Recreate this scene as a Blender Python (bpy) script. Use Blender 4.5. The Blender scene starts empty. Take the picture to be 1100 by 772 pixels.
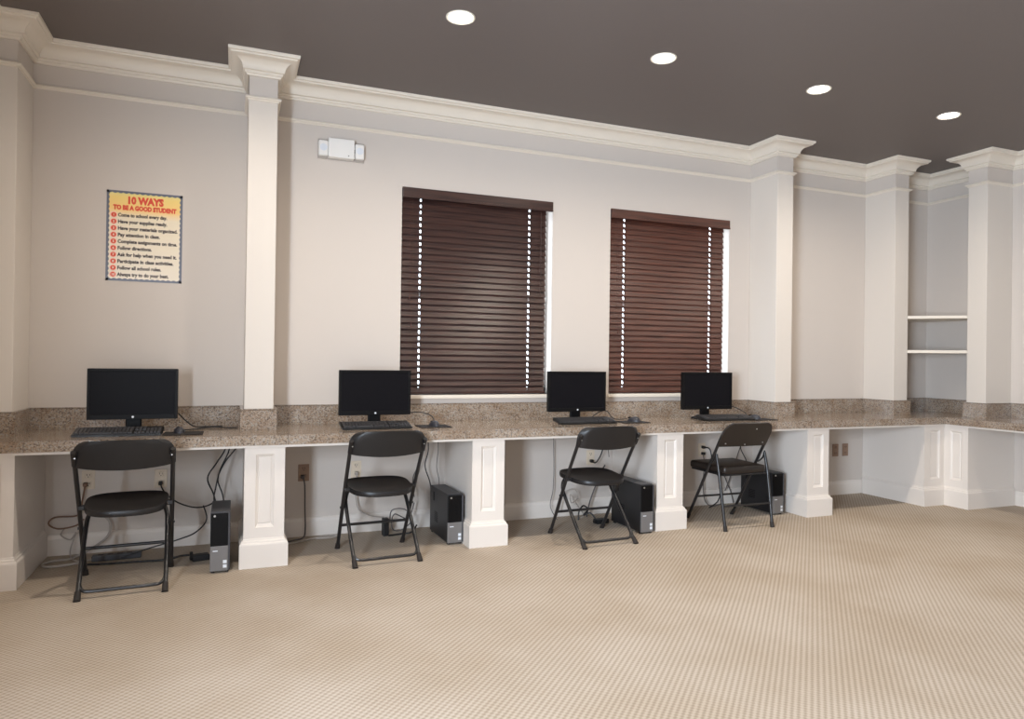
import bpy, bmesh, math, random
from mathutils import Vector, Matrix
random.seed(7)
SC = bpy.context.scene
COL = SC.collection
PI = math.pi

# ------------------------------------------------------------------ dimensions
XL, X0, X1C, X2C, X3C, XR = -1.309, -1.137, 0.063, 4.207, 5.5675, 6.404
PJ, CW = 0.329, 0.172            # column projection and width
YR = -0.8214                     # near edge of the column on the right wall
H = 3.08
ZC = 0.765                       # worktop surface
DC, DP = 0.68, 0.64              # worktop depth, pedestal depth
XS = 5.772                       # worktop front line of the run along the right wall
YB = -8.0

# ------------------------------------------------------------------ materials
def mat(name, color, rough=0.5, metal=0.0, spec=0.5, emit=None, estr=0.0):
    m = bpy.data.materials.new(name); m.use_nodes = True
    b = m.node_tree.nodes['Principled BSDF']
    b.inputs['Base Color'].default_value = (*color, 1)
    b.inputs['Roughness'].default_value = rough
    b.inputs['Metallic'].default_value = metal
    b.inputs['Specular IOR Level'].default_value = spec
    if emit:
        b.inputs['Emission Color'].default_value = (*emit, 1)
        b.inputs['Emission Strength'].default_value = estr
    return m

def srgb(r, g, b):
    f = lambda c: (c/255/12.92) if c/255 <= 0.04045 else ((c/255+0.055)/1.055)**2.4
    return (f(r), f(g), f(b))

def nodes(m):
    return m.node_tree.nodes, m.node_tree.links, m.node_tree.nodes['Principled BSDF']

def noise_bump(m, scale, strength, dist=0.002, detail=3):
    n, l, b = nodes(m)
    tc = n.new('ShaderNodeTexCoord'); t = n.new('ShaderNodeTexNoise'); bp = n.new('ShaderNodeBump')
    t.inputs['Scale'].default_value = scale; t.inputs['Detail'].default_value = detail
    bp.inputs['Strength'].default_value = strength; bp.inputs['Distance'].default_value = dist
    l.new(tc.outputs['Object'], t.inputs['Vector']); l.new(t.outputs['Fac'], bp.inputs['Height'])
    l.new(bp.outputs['Normal'], b.inputs['Normal'])
    return m

def ramp_node(n, stops):
    r = n.new('ShaderNodeValToRGB')
    e = r.color_ramp.elements
    while len(e) > 1: e.remove(e[-1])
    e[0].position = stops[0][0]; e[0].color = (*stops[0][1], 1)
    for p, c in stops[1:]:
        k = e.new(p); k.color = (*c, 1)
    return r

M_WALL = noise_bump(mat('wall_paint', srgb(205, 196, 188), 0.75), 160, 0.05)
M_COLM = mat('column_paint', srgb(216, 208, 199), 0.6)
M_TRIM = mat('trim_paint', srgb(226, 217, 204), 0.45)
M_PED = mat('pedestal_paint', srgb(224, 216, 208), 0.45)
M_CEIL = noise_bump(mat('ceiling_paint', srgb(110, 102, 99), 0.55, spec=0.35), 90, 0.04)
M_WHITE = mat('white_plastic', srgb(235, 233, 230), 0.4)
M_IVORY = mat('ivory_plastic', srgb(215, 200, 180), 0.45)
M_TAN = mat('tan_plastic', srgb(150, 122, 102), 0.45)
M_SOCK = mat('socket_slot', srgb(60, 50, 45), 0.6)
M_BLACK = noise_bump(mat('black_plastic', srgb(23, 22, 24), 0.42), 400, 0.05, 0.0005)
M_TUBE = mat('black_enamel_tube', srgb(34, 33, 34), 0.3, 0.0)
M_CAP = mat('rubber_foot', srgb(40, 34, 31), 0.7)
M_VINYL = noise_bump(mat('dark_vinyl', srgb(33, 27, 24), 0.4), 250, 0.08, 0.0006)
M_STEEL = mat('screw_steel', srgb(190, 190, 190), 0.3, 0.9)
M_SCREEN = mat('screen_glass', srgb(22, 21, 24), 0.4, spec=0.06)
M_BEZEL = mat('bezel_black', srgb(17, 16, 17), 0.45, spec=0.15)
M_PCSIDE = mat('case_black', srgb(26, 26, 29), 0.4)
M_PCTOP = mat('case_dark_grey', srgb(66, 66, 70), 0.45)
M_PCGREY = mat('case_silver', srgb(120, 118, 118), 0.4, 0.2)
M_KEY = mat('key_black', srgb(58, 56, 57), 0.5)
M_KBD = mat('keyboard_black', srgb(22, 21, 21), 0.45)
M_PAD = mat('pad_cloth', srgb(34, 29, 28), 0.9)
M_MOUSE = mat('mouse_grey', srgb(52, 52, 58), 0.35)
M_CORDB = mat('cord_black', srgb(20, 20, 22), 0.5)
M_CORDW = mat('cord_white', srgb(172, 163, 155), 0.5)
M_CORDG = mat('cord_grey', srgb(88, 83, 82), 0.5)
M_CORDT = mat('cord_brown', srgb(120, 90, 70), 0.5)
M_STICK = mat('sticker_white', srgb(220, 225, 232), 0.4)
M_LAMP = mat('lamp_lens', (1, 1, 1), 0.4, emit=(1.0, 0.93, 0.82), estr=14)
M_CAN = mat('lamp_trim', srgb(235, 228, 215), 0.35)
M_DARK = mat('seam_dark', srgb(60, 46, 36), 0.7)
M_OUT = mat('outside_frame', srgb(235, 238, 240), 0.5)

# carpet: fine cord laid on the diagonal
M_CARPET = mat('ribbed_carpet', srgb(200, 180, 154), 0.95, spec=0.1)
n, l, b = nodes(M_CARPET)
tc = n.new('ShaderNodeTexCoord'); mp = n.new('ShaderNodeMapping')
mp.inputs['Rotation'].default_value = (0, 0, PI/4)
l.new(tc.outputs['Object'], mp.inputs['Vector'])
wv = n.new('ShaderNodeTexWave'); wv.wave_type = 'BANDS'; wv.bands_direction = 'X'
wv.inputs['Scale'].default_value = 14.5; wv.inputs['Distortion'].default_value = 0.35
wv.inputs['Detail'].default_value = 2; wv.inputs['Detail Scale'].default_value = 5
l.new(mp.outputs['Vector'], wv.inputs['Vector'])
ns = n.new('ShaderNodeTexNoise'); ns.inputs['Scale'].default_value = 150; ns.inputs['Detail'].default_value = 4
l.new(tc.outputs['Object'], ns.inputs['Vector'])
ng = n.new('ShaderNodeTexNoise'); ng.inputs['Scale'].default_value = 1.6; ng.inputs['Detail'].default_value = 3
l.new(tc.outputs['Object'], ng.inputs['Vector'])
w2 = n.new('ShaderNodeTexWave'); w2.wave_type = 'BANDS'; w2.bands_direction = 'Y'
w2.inputs['Scale'].default_value = 17; w2.inputs['Distortion'].default_value = 1.2; w2.inputs['Detail'].default_value = 2; w2.inputs['Detail Scale'].default_value = 6
l.new(mp.outputs['Vector'], w2.inputs['Vector'])
wm = n.new('ShaderNodeMix'); wm.data_type = 'FLOAT'; wm.inputs['Factor'].default_value = 0.38
l.new(wv.outputs['Fac'], wm.inputs['A']); l.new(w2.outputs['Fac'], wm.inputs['B'])
ad = n.new('ShaderNodeMath'); ad.operation = 'MULTIPLY_ADD'; ad.use_clamp = False
l.new(ns.outputs['Fac'], ad.inputs[0]); ad.inputs[1].default_value = 0.5
l.new(wm.outputs['Result'], ad.inputs[2])
r1 = ramp_node(n, [(0.2, srgb(160, 147, 133)), (0.7, srgb(183, 170, 155)), (1.0, srgb(196, 184, 170))])
l.new(ad.outputs[0], r1.inputs['Fac'])
r2 = ramp_node(n, [(0.35, srgb(240, 236, 230)), (0.65, (1, 1, 1))])
l.new(ng.outputs['Fac'], r2.inputs['Fac'])
mx = n.new('ShaderNodeMix'); mx.data_type = 'RGBA'; mx.blend_type = 'MULTIPLY'; mx.inputs['Factor'].default_value = 1
l.new(r1.outputs['Color'], mx.inputs['A']); l.new(r2.outputs['Color'], mx.inputs['B'])
l.new(mx.outputs['Result'], b.inputs['Base Color'])
bp = n.new('ShaderNodeBump'); bp.inputs['Strength'].default_value = 0.35; bp.inputs['Distance'].default_value = 0.003
l.new(ad.outputs[0], bp.inputs['Height']); l.new(bp.outputs['Normal'], b.inputs['Normal'])

# granite laminate
M_GRAN = mat('speckled_granite', srgb(160, 135, 112), 0.13)
n, l, b = nodes(M_GRAN)
tc = n.new('ShaderNodeTexCoord')
v = n.new('ShaderNodeTexVoronoi'); v.inputs['Scale'].default_value = 170
n1 = n.new('ShaderNodeTexNoise'); n1.inputs['Scale'].default_value = 120; n1.inputs['Detail'].default_value = 6; n1.inputs['Roughness'].default_value = 0.75
n2 = n.new('ShaderNodeTexNoise'); n2.inputs['Scale'].default_value = 9; n2.inputs['Detail'].default_value = 3
for t in (v, n1, n2): l.new(tc.outputs['Object'], t.inputs['Vector'])
rA = ramp_node(n, [(0.32, srgb(66, 58, 54)), (0.45, srgb(122, 109, 98)), (0.58, srgb(150, 137, 123)), (0.7, srgb(192, 185, 176))])
l.new(n1.outputs['Fac'], rA.inputs['Fac'])
sp = n.new('ShaderNodeSeparateColor'); l.new(v.outputs['Color'], sp.inputs['Color'])
rB = ramp_node(n, [(0.0, srgb(80, 66, 58)), (0.18, srgb(84, 72, 64)), (0.2, srgb(176, 156, 136)), (0.72, srgb(190, 170, 148)), (0.75, srgb(190, 190, 186)), (1, srgb(205, 205, 200))])
l.new(sp.outputs['Red'], rB.inputs['Fac'])
mx = n.new('ShaderNodeMix'); mx.data_type = 'RGBA'; mx.inputs['Factor'].default_value = 0.42
l.new(rA.outputs['Color'], mx.inputs['A']); l.new(rB.outputs['Color'], mx.inputs['B'])
rC = ramp_node(n, [(0.3, srgb(225, 212, 200)), (0.7, (1, 1, 1))])
l.new(n2.outputs['Fac'], rC.inputs['Fac'])
m2 = n.new('ShaderNodeMix'); m2.data_type = 'RGBA'; m2.blend_type = 'MULTIPLY'; m2.inputs['Factor'].default_value = 1
l.new(mx.outputs['Result'], m2.inputs['A']); l.new(rC.outputs['Color'], m2.inputs['B'])
l.new(m2.outputs['Result'], b.inputs['Base Color'])

# wood of the blinds: grain runs along X
def wood(name, c0, c1, rough):
    m = mat(name, c0, rough)
    n, l, b = nodes(m)
    tc = n.new('ShaderNodeTexCoord'); mp = n.new('ShaderNodeMapping')
    mp.inputs['Scale'].default_value = (1.2, 14, 30)
    t = n.new('ShaderNodeTexNoise'); t.inputs['Scale'].default_value = 3; t.inputs['Detail'].default_value = 5
    r = ramp_node(n, [(0.35, c0), (0.65, c1)])
    l.new(tc.outputs['Object'], mp.inputs['Vector']); l.new(mp.outputs['Vector'], t.inputs['Vector'])
    l.new(t.outputs['Fac'], r.inputs['Fac']); l.new(r.outputs['Color'], b.inputs['Base Color'])
    return m
M_WOOD1 = wood('blind_wood_dark', srgb(46, 31, 29), srgb(72, 48, 42), 0.36)
M_WOOD2 = wood('blind_wood_red', srgb(62, 35, 28), srgb(92, 53, 41), 0.42)

# window glass: clear with a faint mirror
M_GLASS = bpy.data.materials.new('window_glass'); M_GLASS.use_nodes = True
n = M_GLASS.node_tree.nodes; l = M_GLASS.node_tree.links; n.clear()
o = n.new('ShaderNodeOutputMaterial'); tr = n.new('ShaderNodeBsdfTransparent'); gl = n.new('ShaderNodeBsdfGlossy')
gl.inputs['Roughness'].default_value = 0.02; ms = n.new('ShaderNodeMixShader'); ms.inputs['Fac'].default_value = 0.06
l.new(tr.outputs[0], ms.inputs[1]); l.new(gl.outputs[0], ms.inputs[2]); l.new(ms.outputs[0], o.inputs['Surface'])

# ------------------------------------------------------------------ mesh helpers
def add_bm(dst, src, M=None):
    if M is not None: src.transform(M)
    me = bpy.data.meshes.new('tmp'); src.to_mesh(me); src.free()
    dst.from_mesh(me); bpy.data.meshes.remove(me)

def box(bm, x0, x1, y0, y1, z0, z1, bev=0.0, seg=2, M=None):
    t = bmesh.new()
    bmesh.ops.create_cube(t, size=1)
    for v in t.verts:
        v.co = Vector(((x0+x1)/2 + v.co.x*(x1-x0), (y0+y1)/2 + v.co.y*(y1-y0), (z0+z1)/2 + v.co.z*(z1-z0)))
    if bev > 0:
        bmesh.ops.bevel(t, geom=t.edges[:], offset=bev, segments=seg, affect='EDGES', profile=0.5)
    add_bm(bm, t, M)
    return bm

def cyl(bm, p, q, r0, r1=None, seg=16):
    r1 = r0 if r1 is None else r1
    p, q = Vector(p), Vector(q); d = q - p
    t = bmesh.new()
    bmesh.ops.create_cone(t, cap_ends=True, segments=seg, radius1=r0, radius2=r1, depth=d.length)
    add_bm(bm, t, Matrix.Translation((p+q)/2) @ d.to_track_quat('Z', 'Y').to_matrix().to_4x4())
    return bm

def smooth_path(pts, k=6):
    P = [Vector(p) for p in pts]
    if len(P) < 3: return P
    out = []
    for i in range(len(P)-1):
        a, b, c, d = P[max(i-1, 0)], P[i], P[i+1], P[min(i+2, len(P)-1)]
        for s in range(k):
            t = s/k
            out.append(0.5*((2*b) + (c-a)*t + (2*a-5*b+4*c-d)*t*t + (3*b-a-3*c+d)*t**3))
    out.append(P[-1]); return out

def tube(bm, pts, r, seg=10, k=6, smooth=True):
    P = smooth_path(pts, k) if smooth else [Vector(p) for p in pts]
    rings = []
    up = Vector((0, 0, 1))
    prev = None
    for i, p in enumerate(P):
        d = (P[min(i+1, len(P)-1)] - P[max(i-1, 0)])
        d = d.normalized() if d.length > 1e-9 else Vector((0, 0, 1))
        if prev is None:
            a = d.cross(Vector((0, 0, 1)) if abs(d.z) < 0.9 else Vector((1, 0, 0))).normalized()
        else:
            a = prev - d*prev.dot(d)
            a = a.normalized() if a.length > 1e-6 else d.orthogonal().normalized()
        prev = a; b_ = d.cross(a)
        rings.append([bm.verts.new(p + (a*math.cos(t) + b_*math.sin(t))*r) for t in [2*PI*j/seg for j in range(seg)]])
    for A, B in zip(rings, rings[1:]):
        for j in range(seg):
            bm.faces.new((A[j], A[(j+1) % seg], B[(j+1) % seg], B[j]))
    bm.faces.new(rings[0][::-1]); bm.faces.new(rings[-1])
    return bm

def prism(bm, poly, z0, z1):
    lo = [bm.verts.new((x, y, z0)) for x, y in poly]; hi = [bm.verts.new((x, y, z1)) for x, y in poly]
    bm.faces.new(lo[::-1]); bm.faces.new(hi)
    k = len(poly)
    for i in range(k):
        bm.faces.new((lo[i], lo[(i+1) % k], hi[(i+1) % k], hi[i]))
    return bm

def sweep(bm, path, prof, closed_profile=True):
    """profile (offset to the right of travel, z) swept along a plan path with mitred corners"""
    P = [Vector((x, y)) for x, y in path]
    rows = []
    for i, p in enumerate(P):
        d0 = (P[i]-P[i-1]).normalized() if i > 0 else None
        d1 = (P[i+1]-P[i]).normalized() if i < len(P)-1 else None
        d0 = d0 or d1; d1 = d1 or d0
        n0 = Vector((d0.y, -d0.x)); n1 = Vector((d1.y, -d1.x))
        m = n0 + n1; m = m / max(m.dot(n0), 1e-6)
        rows.append([bm.verts.new((p.x + m.x*o_, p.y + m.y*o_, z)) for o_, z in prof])
    k = len(prof)
    for A, B in zip(rows, rows[1:]):
        for j in range(k if closed_profile else k-1):
            bm.faces.new((A[j], B[j], B[(j+1) % k], A[(j+1) % k]))
    if closed_profile:
        bm.faces.new(rows[0]); bm.faces.new(rows[-1][::-1])
    return bm

def shell(bm, G, off):
    """closed sheet from a grid of points and a function giving the offset vector of each point"""
    nu, nv = len(G), len(G[0])
    A = [[bm.verts.new(G[i][j]) for j in range(nv)] for i in range(nu)]
    B = [[bm.verts.new(Vector(G[i][j]) + Vector(off(i, j))) for j in range(nv)] for i in range(nu)]
    for i in range(nu-1):
        for j in range(nv-1):
            bm.faces.new((A[i][j], A[i+1][j], A[i+1][j+1], A[i][j+1]))
            bm.faces.new((B[i][j], B[i][j+1], B[i+1][j+1], B[i+1][j]))
    for i in range(nu-1):
        bm.faces.new((A[i][0], B[i][0], B[i+1][0], A[i+1][0]))
        bm.faces.new((A[i][-1], A[i+1][-1], B[i+1][-1], B[i][-1]))
    for j in range(nv-1):
        bm.faces.new((A[0][j], A[0][j+1], B[0][j+1], B[0][j]))
        bm.faces.new((A[-1][j], B[-1][j], B[-1][j+1], A[-1][j+1]))
    return bm

def obj(name, bm, m, parent=None, smooth=False, label=None, angle=35):
    bmesh.ops.recalc_face_normals(bm, faces=bm.faces[:])
    if smooth:
        ca = math.radians(angle)
        for f in bm.faces: f.smooth = True
        for e in bm.edges:
            if len(e.link_faces) == 2 and e.calc_face_angle(0) > ca: e.smooth = False
    me = bpy.data.meshes.new(name); bm.to_mesh(me); bm.free()
    o = bpy.data.objects.new(name, me); COL.objects.link(o)
    me.materials.append(m)
    if parent: o.parent = parent
    if label: o['label'] = label
    return o

def thing(name, label, cat, loc=(0, 0, 0), rz=0.0, group=None):
    o = bpy.data.objects.new(name, None); COL.objects.link(o)
    o.empty_display_size = 0.1
    o.location = loc; o.rotation_euler = (0, 0, rz)
    return tag(o, label, cat, group)

def tag(o, label, cat, group=None):
    o['label'] = label; o['category'] = cat
    if group: o['group'] = group
    return o

def struct(name, bm, m, smooth=False):
    o = obj(name, bm, m, smooth=smooth); o['kind'] = 'structure'; return o

def copy_tree(o, parent=None):
    c = o.copy(); COL.objects.link(c)
    if parent: c.parent = parent
    for ch in list(o.children): copy_tree(ch, c)
    return c

N = bmesh.new

# ------------------------------------------------------------------ the room
TH = 0.16
struct('floor', box(N(), XL-0.2, XR+0.2, YB-0.2, 0.2, -0.1, 0), M_CARPET)
struct('ceiling', box(N(), XL-0.2, XR+0.2, YB-0.2, 0.2, H, H+0.1), M_CEIL)

WIN = [(1.105, 2.295), (2.808, 3.985)]     # openings in the desk wall
WZ0, WZ1 = 0.955, 2.45
bm = N()
xs = [XL-0.2, WIN[0][0], WIN[0][1], WIN[1][0], WIN[1][1], XR+0.2]
for a, c in ((0, 1), (2, 3), (4, 5)): box(bm, xs[a], xs[c], 0, TH, 0, H)
for a, c in WIN:
    box(bm, a, c, 0, TH, 0, WZ0); box(bm, a, c, 0, TH, WZ1, H)
struct('wall_back', bm, M_WALL)
struct('wall_right', box(N(), XR, XR+TH, YB, 0, 0, H), M_WALL)
LW = (-5.7, -4.5, 0.5, 2.1)                # window in the left wall, beside the camera
bm = N()
box(bm, XL-TH, XL, YB, LW[0], 0, H); box(bm, XL-TH, XL, LW[1], 0, 0, H)
box(bm, XL-TH, XL, LW[0], LW[1], 0, LW[2]); box(bm, XL-TH, XL, LW[0], LW[1], LW[3], H)
struct('wall_left', bm, M_WALL)
struct('wall_front', box(N(), XL-TH, XR+TH, YB-TH, YB, 0, H), M_WALL)

# windows behind the blinds
for i, (a, c) in enumerate(WIN):
    bm = N(); y0, y1 = 0.105, 0.145
    box(bm, a, a+0.045, y0, y1, WZ0, WZ1); box(bm, c-0.045, c, y0, y1, WZ0, WZ1)
    box(bm, a, c, y0, y1, WZ0, WZ0+0.05); box(bm, a, c, y0, y1, WZ1-0.05, WZ1)
    zm = (WZ0+WZ1)/2
    box(bm, a, c, y0-0.01, y1, zm-0.02, zm+0.02)
    w = struct('window_%d' % (i+1), bm, M_OUT)
    obj('pane', box(N(), a+0.03, c-0.03, 0.124, 0.128, WZ0+0.03, WZ1-0.03), M_GLASS, w)
    obj('sill', box(N(), a-0.012, c+0.012, -0.022, 0.105, WZ0-0.028, WZ0, 0.004), M_TRIM, w)
bm = N(); a, c, z0, z1 = LW
for (p, q, s, t) in ((a, a+0.05, z0, z1), (c-0.05, c, z0, z1), (a, c, z0, z0+0.05), (a, c, z1-0.05, z1), ((a+c)/2-0.02, (a+c)/2+0.02, z0, z1)):
    box(bm, XL-0.14, XL-0.09, p, q, s, t)
w = struct('window_3', bm, M_OUT)
obj('pane', box(N(), XL-0.118, XL-0.114, a+0.03, c-0.03, z0+0.03, z1-0.03), M_GLASS, w)

# crown moulding and the picture rail below it follow every column
PATH = [(XL, YB), (XL, -PJ), (X0, -PJ), (X0, 0)]
for x in (X1C, X2C, X3C):
    PATH += [(x, 0), (x, -PJ), (x+CW, -PJ), (x+CW, 0)]
PATH += [(XR, 0), (XR, YR+CW), (XR-PJ, YR+CW), (XR-PJ, YR), (XR, YR), (XR, YB)]
crown = [(0, 2.955), (0.012, 2.955), (0.016, 2.965), (0.024, 2.970), (0.026, 2.982), (0.036, 2.986)]
for k in range(9):                          # cove
    t = k/8*PI/2
    crown.append((0.036 + 0.066*(1-math.cos(t)), 2.986 + 0.062*math.sin(t)))
crown += [(0.106, 3.050), (0.108, 3.058), (0.118, 3.061), (0.122, 3.068), (0.122, H), (0, H)]
struct('trim_1', sweep(N(), PATH, crown), M_TRIM, smooth=True)
rail = [(0, 2.806), (0.006, 2.808), (0.008, 2.814), (0.017, 2.817), (0.020, 2.823), (0.017, 2.830), (0.010, 2.833), (0, 2.835)]
struct('trim_2', sweep(N(), PATH, rail), M_TRIM, smooth=True)

BASE = [(0, 0), (0.014, 0), (0.014, 0.098), (0.012, 0.104), (0.009, 0.112), (0.008, 0.120), (0.004, 0.126), (0, 0.128)]

# ------------------------------------------------------------------ columns standing on the worktop
def column(x0, x1, y0, y1, label):
    t = thing('column', label, 'column', ((x0+x1)/2, (y0+y1)/2, ZC), group='square columns along the desk wall')
    cx, cy = (x0+x1)/2, (y0+y1)/2
    obj('shaft', box(N(), x0-cx, x1-cx, y0-cy, y1-cy, 0.001, 2.82-ZC, 0.004), M_COLM, t)
    obj('frieze', box(N(), x0-cx+0.002, x1-cx-0.002, y0-cy+0.002, y1-cy, 2.82-ZC, H-ZC), M_WALL, t, label='frieze block slightly darker than the shaft')
column(XL, X0, -PJ, 0, 'square column in the left corner, cut by the left edge of the photo')
column(X1C, X1C+CW, -PJ, 0, 'white square column between the poster and the emergency light')
column(X2C, X2C+CW, -PJ, 0, 'square column just right of the reddish window blind')
column(X3C, X3C+CW, -PJ, 0, 'square column forming the left side of the corner shelf niche')
column(XR-PJ, XR, YR, YR+CW, 'square column forming the right side of the corner shelf niche')

# ------------------------------------------------------------------ worktop
YE = -4.2
ct = thing('countertop', 'long speckled brown granite countertop running along the wall and round the corner', 'countertop', (0, 0, 0))
A, B_, C_ = XL+0.002, XR-0.002, -0.002
poly = [(A, C_), (A, -DC), (XS, -DC), (XS, YE), (B_, YE), (B_, C_)]
bm = N()
prism(bm, poly, 0.752, ZC-0.006)
prism(bm, [(A, C_), (A, -DC+0.006), (XS+0.006, -DC+0.006), (XS+0.006, YE), (B_, YE), (B_, C_)], ZC-0.006, ZC)
prism(bm, [(A, -DC+0.037), (A, -DC), (XS, -DC), (XS, YE), (XS+0.037, YE), (XS+0.037, -DC+0.037)], 0.708, 0.752)
obj('slab', bm, M_GRAN, ct)
bs = [(0.002, ZC), (0.02, ZC), (0.02, 0.884), (0.017, 0.890), (0.002, 0.890)]
bpath = [(XL, -DC), (XL, -PJ)] + PATH[2:-1] + [(XR, YE)]
obj('backsplash', sweep(N(), bpath, bs), M_GRAN, ct)
cap = [(0.002, 0.890), (0.022, 0.890), (0.022, 0.895), (0.002, 0.895)]
obj('backsplash_edge', sweep(N(), bpath, cap), M_GRAN, ct)
bm = N()
prism(bm, [(A, -DC+0.035), (A, -DC+0.012), (XS+0.012, -DC+0.012), (XS+0.012, YE), (XS+0.035, YE), (XS+0.035, -DC+0.035)], 0.694, 0.708)
obj('edge_strip', bm, M_PED, ct, label='white strip under the granite edge')
for x in (-1.0, 0.300, 1.39, 1.70, 3.115, 4.255):
    bm = N()
    box(bm, x, x+0.0025, -DC-0.0006, -DC+0.01, 0.709, ZC-0.004)
    obj('seam', bm, M_DARK, ct)

# ------------------------------------------------------------------ pedestals: end walls with a recessed panel and a plinth
def panel_face(bm, O, U, W, Hh, px0, px1, pz0, pz1, nrm, dep=0.014, bevw=0.016):
    """front face with a recessed panel; O corner, U unit along the face, nrm outward"""
    U, nrm, O = Vector(U), Vector(nrm), Vector(O)
    P = lambda a, z, d=0: bm.verts.new(O + U*a + Vector((0, 0, z)) - nrm*d)
    def ring(a0, a1, z0, z1, d): return [P(a0, z0, d), P(a1, z0, d), P(a1, z1, d), P(a0, z1, d)]
    b1 = bevw
    R = [ring(0, W, 0, Hh, 0), ring(px0, px1, pz0, pz1, 0), ring(px0+0.004, px1-0.004, pz0+0.004, pz1-0.004, 0.005),
         ring(px0+b1, px1-b1, pz0+b1+0.006, pz1-b1, dep), ring(px0+b1+0.006, px1-b1-0.006, pz0+b1+0.012, pz1-b1-0.006, dep-0.004)]
    for A, B in zip(R, R[1:]):
        for j in range(4): bm.faces.new((A[j], A[(j+1) % 4], B[(j+1) % 4], B[j]))
    bm.faces.new(R[-1])

PB = [(0, 0), (0.022, 0), (0.022, 0.132), (0.020, 0.139), (0.014, 0.144), (0.012, 0.152), (0.005, 0.157), (0.003, 0.165), (0, 0.166)]
def pedestal(x0, x1, label):
    cx = (x0+x1)/2; w = x1-x0
    t = thing('desk_pedestal', label, 'pedestal', (cx, 0, 0), group='panelled pedestals carrying the worktop')
    h = w/2
    obj('body', box(N(), -h, h, -DP+0.02, -0.001, 0, 0.751), M_PED, t)
    bm = N()
    z = 0.707
    a = 0.062
    panel_face(bm, (-h, -DP, 0), (1, 0, 0), w, z, a, w-a+0.004, 0.228, 0.652, (0, -1, 0))
    for (p, q) in (((-h, -DP), (-h, -DP+0.02)), ((h, -DP), (h, -DP+0.02))):
        bm.faces.new([bm.verts.new((p[0], p[1], 0)), bm.verts.new((q[0], q[1], 0)), bm.verts.new((q[0], q[1], z)), bm.verts.new((p[0], p[1], z))])
    obj('front_panel', bm, M_PED, t)
    obj('plinth', sweep(N(), [(-h, -0.02), (-h, -DP), (h, -DP), (h, -0.02)], PB), M_PED, t)
    return t
pedestal(0.066, 0.289, 'white panelled pedestal below the column beside the poster wall')
pedestal(1.448, 1.671, 'white panelled pedestal under the worktop between the second and third folding chairs')
pedestal(2.855, 3.078, 'white panelled pedestal between the third and fourth folding chairs')
pedestal(4.259, 4.482, 'white panelled pedestal right of the padded folding chair')
pedestal(XL+0.003, -1.045, 'pedestal at the far left, cut by the edge of the photo')
# corner pedestal, two panels meeting in the inner corner
t = thing('desk_pedestal', 'white corner pedestal with two panels where the worktop turns', 'pedestal', (0, 0, 0), group='panelled pedestals carrying the worktop')
XC = XS+0.04; YD = -0.855
bm = N()
prism(bm, [(X3C, -0.001), (X3C, -DP+0.02), (XC+0.02, -DP+0.02), (XC+0.02, YD), (XR-0.001, YD), (XR-0.001, -0.001)][::-1], 0, 0.751)
obj('body', bm, M_PED, t)
bm = N()
w = XC-X3C
panel_face(bm, (X3C, -DP, 0), (1, 0, 0), w, 0.707, 0.075, w-0.055, 0.228, 0.652, (0, -1, 0))
bm.faces.new([bm.verts.new(p) for p in ((X3C, -DP, 0), (X3C, -DP+0.02, 0), (X3C, -DP+0.02, 0.707), (X3C, -DP, 0.707))])
obj('front_panel', bm, M_PED, t)
bm = N()
w = -DP-YD
panel_face(bm, (XC, YD, 0), (0, 1, 0), w, 0.707, 0.055, w-0.055, 0.228, 0.652, (-1, 0, 0))
bm.faces.new([bm.verts.new(p) for p in ((XC, YD, 0), (XC+0.02, YD, 0), (XC+0.02, YD, 0.707), (XC, YD, 0.707))])
obj('side_panel', bm, M_PED, t)
obj('plinth', sweep(N(), [(X3C, -0.02), (X3C, -DP), (XC, -DP), (XC, YD), (XR-0.02, YD)], PB), M_PED, t)

# baseboards under the worktop and round the room
bm = N()
for a, c in ((-1.045, 0.066), (0.289, 1.448), (1.671, 2.855), (3.078, 4.259), (4.482, X3C)):
    sweep(bm, [(a, 0), (c, 0)], BASE)
struct('baseboard_back', bm, M_PED)
struct('baseboard_right', sweep(N(), [(XR, YD), (XR, YB)], BASE), M_PED)
struct('baseboard_left', sweep(N(), [(XL, YB), (XL, -DP-0.03)], BASE), M_PED)

# ------------------------------------------------------------------ corner shelves
def shelf(z, label):
    e = 0.0015
    bm = prism(N(), [(X3C+CW+e, -e), (XR-e, -e), (XR-e, YR+CW+e), (XR-PJ+0.004, YR+CW+e), (X3C+CW+e, -PJ+0.004)][::-1], z-0.026, z)
    o = obj('corner_shelf', bm, M_TRIM); tag(o, label, 'shelf', 'corner shelves in the niche')
shelf(1.668, 'upper white shelf across the corner niche')
shelf(1.355, 'lower white shelf across the corner niche, above the worktop')

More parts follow.
